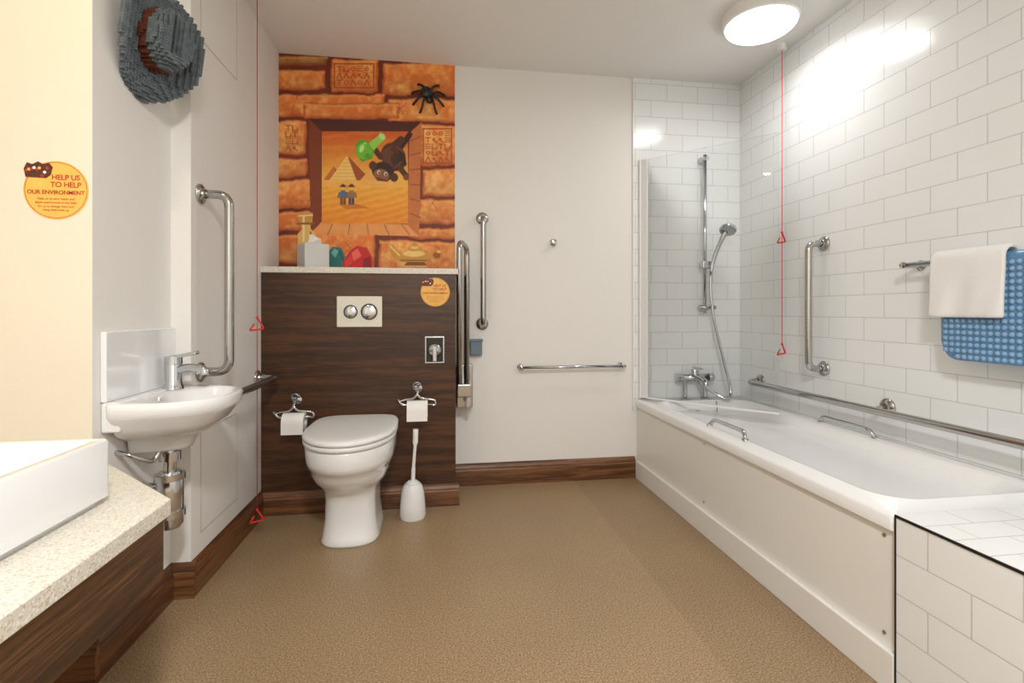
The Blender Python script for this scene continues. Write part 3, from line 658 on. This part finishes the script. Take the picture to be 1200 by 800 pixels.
tw=drape('towel_cloth',1.552,1.315,.032,.198,.16,M['towel'],.014,.05)
group('hand_towel',[tw])
bm_=drape('sheet',1.53,1.03,.0165,.345,.28,M['mat'],.003,.0,round_=.06)
V=[];F=[]
for i in range(24):
    for j in range(17):
        y=1.512-.0205*i; z=rz-.331+.0205*j
        if z>rz-.005 : continue
        ey=min(1.53-y,y-1.03); ez=z-(rz-.345)
        if ey<.06 and ez<.06 and math.hypot(.06-ey,.06-ez)>.050: continue
        c=Vector((rx-.0178,y,z)); o=len(V); m=8
        for k,(h,r) in enumerate(((0,.0085),(.004,.0075),(.007,.004))):
            for q in range(m): a=2*math.pi*q/m; V.append(c+Vector((-h,r*math.cos(a),r*math.sin(a))))
        for k in range(2):
            for q in range(m): F.append((o+k*m+q,o+k*m+(q+1)%m,o+(k+1)*m+(q+1)%m,o+(k+1)*m+q))
        F.append(tuple(o+2*m+q for q in range(m)))
group('bath_mat',[bm_,mk('suction_bubbles',V,F,M['bub'],smooth=True)])
# ---------------------------------------------------------------- pull cords
def cord(name,x,y,zs,zend,fl):
    ps=[tube('cord',[(x,y,zend),(x,y,CH-.03)],.0018,M['red'],8),lathe('ceiling_cap',[(0,0),(.022,0),(.026,.03),(0,.03)],(x,y,CH-.03),(0,0,1),M['plastic'])]
    for z in zs:
        ps.append(tube('pull_triangle',fillet([(x,y,z+.035),(x+.026*fl,y+.008,z-.014),(x-.03*fl,y-.004,z-.022),(x-.012*fl,y,z+.008)],.007,4),.004,M['red'],8))
        ps.append(ellipsoid('knot',(x,y,z+.034),(.006,.006,.007),M['red'],8))
    group(name,ps)
cord('emergency_pull_cord',-.79,2.34,(.935,.09),.12,1)
cord('emergency_pull_cord.001',1.79,2.40,(1.378,.79),.82,1)
# ---------------------------------------------------------------- ceiling lamps
def lamp(name,x,y,r,e,power,color,h=.085):
    base=lathe('base_ring',[(0,0),(r,0),(r,.045),(r*.93,.055),(0,.055)],(x,y,CH),(0,0,-1),M['plastic'],48)
    pr=[(r*.93,.05)]+[(r*.92*math.cos(t),.055+(h-.055+.02)*math.sin(t)) for t in [i*math.pi/2/8 for i in range(9)]]
    ld=bpy.data.lights.new('lamp_light','AREA'); ld.shape='DISK'; ld.size=r*1.7; ld.energy=power; ld.color=color
    lo=bpy.data.objects.new('lamp_light',ld); col.objects.link(lo); lo.location=(x,y,CH-h-.025)
    group(name,[base,lathe('diffuser',pr,(x,y,CH),(0,0,-1),e,32),lo])
lamp('ceiling_light',1.50,2.16,.17,emis('lamp_diffuser',(1,.99,.985),4.5),4.2,(1,.99,.985))
lamp('ceiling_light.001',.15,-.35,.17,emis('lamp_diffuser_room',(1,.98,.965),8),58,(1,.98,.965))  # added lamp, unseen behind the camera, to brighten the room
dl=emis('downlight_glow',(1,.85,.62),12)  # added warm lamp over the recess, fixture invented to warm its wall
ld=bpy.data.lights.new('downlight_lamp','AREA'); ld.shape='DISK'; ld.size=.07; ld.energy=3.4; ld.color=(1,.86,.64)
lo=bpy.data.objects.new('downlight_lamp',ld); col.objects.link(lo); lo.location=(-.85,1.0,CH-.008)
group('recessed_downlight',[lathe('bezel',[(.035,0),(.045,0),(.045,.006),(.035,.006),(.035,0)],(-.85,1.0,CH),(0,0,-1),M['chrome']),lathe('lens',[(0,0),(.035,0),(.035,.003),(0,.003)],(-.85,1.0,CH),(0,0,-1),dl),lo])
# ---------------------------------------------------------------- brick hat
ax=Vector((.90,-.40,-.12)).normalized(); vv=Vector((.10,0,1)); vv=(vv-ax*vv.dot(ax)).normalized(); uu=ax.cross(vv)
vs=.0085; hc=Vector((NX_+.058,1.69,1.832)); occ={}
NR=24; KH=12
for i in range(-NR,NR+1):
    for j in range(-NR,NR+1):
        u=i*vs; v=j*vs; rb=math.hypot(u/.132,v/.182)
        if rb<=1:
            a=.050*(u/.132)**2-.035*(v/.182)**4
            k=round(a/vs); occ[(i,j,k)]=0; occ[(i,j,k-1)]=0
        for k in range(0,KH):
            f=k/(KH-1); sc=1-.12*f-(.14*max(0,f-.7)/.3); rc=math.hypot(u/(.072*sc),v/(.096*sc))
            if rc<=1:
                dent=.28*math.exp(-(u/.02)**2)*(1 if v>-.05 else 0)+.30*math.exp(-((abs(u)-.055)/.018)**2)*(1 if v>.03 else 0)
                if f>1-dent: continue
                occ[(i,j,k)]=1 if 1<=k<=5 else 0
V=[];F=[];fm=[]
for (i,j,k),mi in occ.items():
    if all((i+a,j+b_,k+c_) in occ for a,b_,c_ in ((1,0,0),(-1,0,0),(0,1,0),(0,-1,0),(0,0,1),(0,0,-1))): continue
    c=hc+uu*i*vs+vv*j*vs+ax*k*vs; h=vs*.46; o=len(V)
    for a,b_,c_ in ((-1,-1,-1),(1,-1,-1),(1,1,-1),(-1,1,-1),(-1,-1,1),(1,-1,1),(1,1,1),(-1,1,1)): V.append(c+uu*a*h+vv*b_*h+ax*c_*h)
    for f in ((0,1,2,3),(4,5,6,7),(0,1,5,4),(1,2,6,5),(2,3,7,6),(3,0,4,7)): F.append(tuple(o+q for q in f)); fm.append(mi)
    if (i,j,k+1) in occ: continue
    m=6;o=len(V)
    for hh in (h,h+.0028):
        for q in range(m): an=2*math.pi*q/m; V.append(c+ax*hh+(uu*math.cos(an)+vv*math.sin(an))*vs*.3)
    for q in range(m): F.append((o+q,o+(q+1)%m,o+m+(q+1)%m,o+m+q)); fm.append(mi)
    F.append(tuple(o+m+q for q in range(m))); fm.append(mi)
hat=mk('bricks',V,F,None,mats=[M['hatg'],M['hatb']],fm=fm)
group('brick_hat',[hat,tube('wall_peg',[(NX_,1.69,1.832),(NX_+.055,1.68,1.832)],.01,M['steel'])])
# ---------------------------------------------------------------- world + camera
w=bpy.data.worlds.new('World'); S.world=w; w.use_nodes=True; w.node_tree.nodes['Background'].inputs[0].default_value=(.8,.85,.9,1); w.node_tree.nodes['Background'].inputs[1].default_value=.3
cd=bpy.data.cameras.new('Camera'); cam=bpy.data.objects.new('Camera',cd); col.objects.link(cam)
cam.location=(0,0,1.0); cam.rotation_euler=(math.pi/2,0,-th); cd.sensor_width=36; cd.sensor_fit='HORIZONTAL'; cd.lens=F0/1200*36; cd.shift_y=-(400-HZ)/1200; cd.clip_start=.02
S.camera=cam
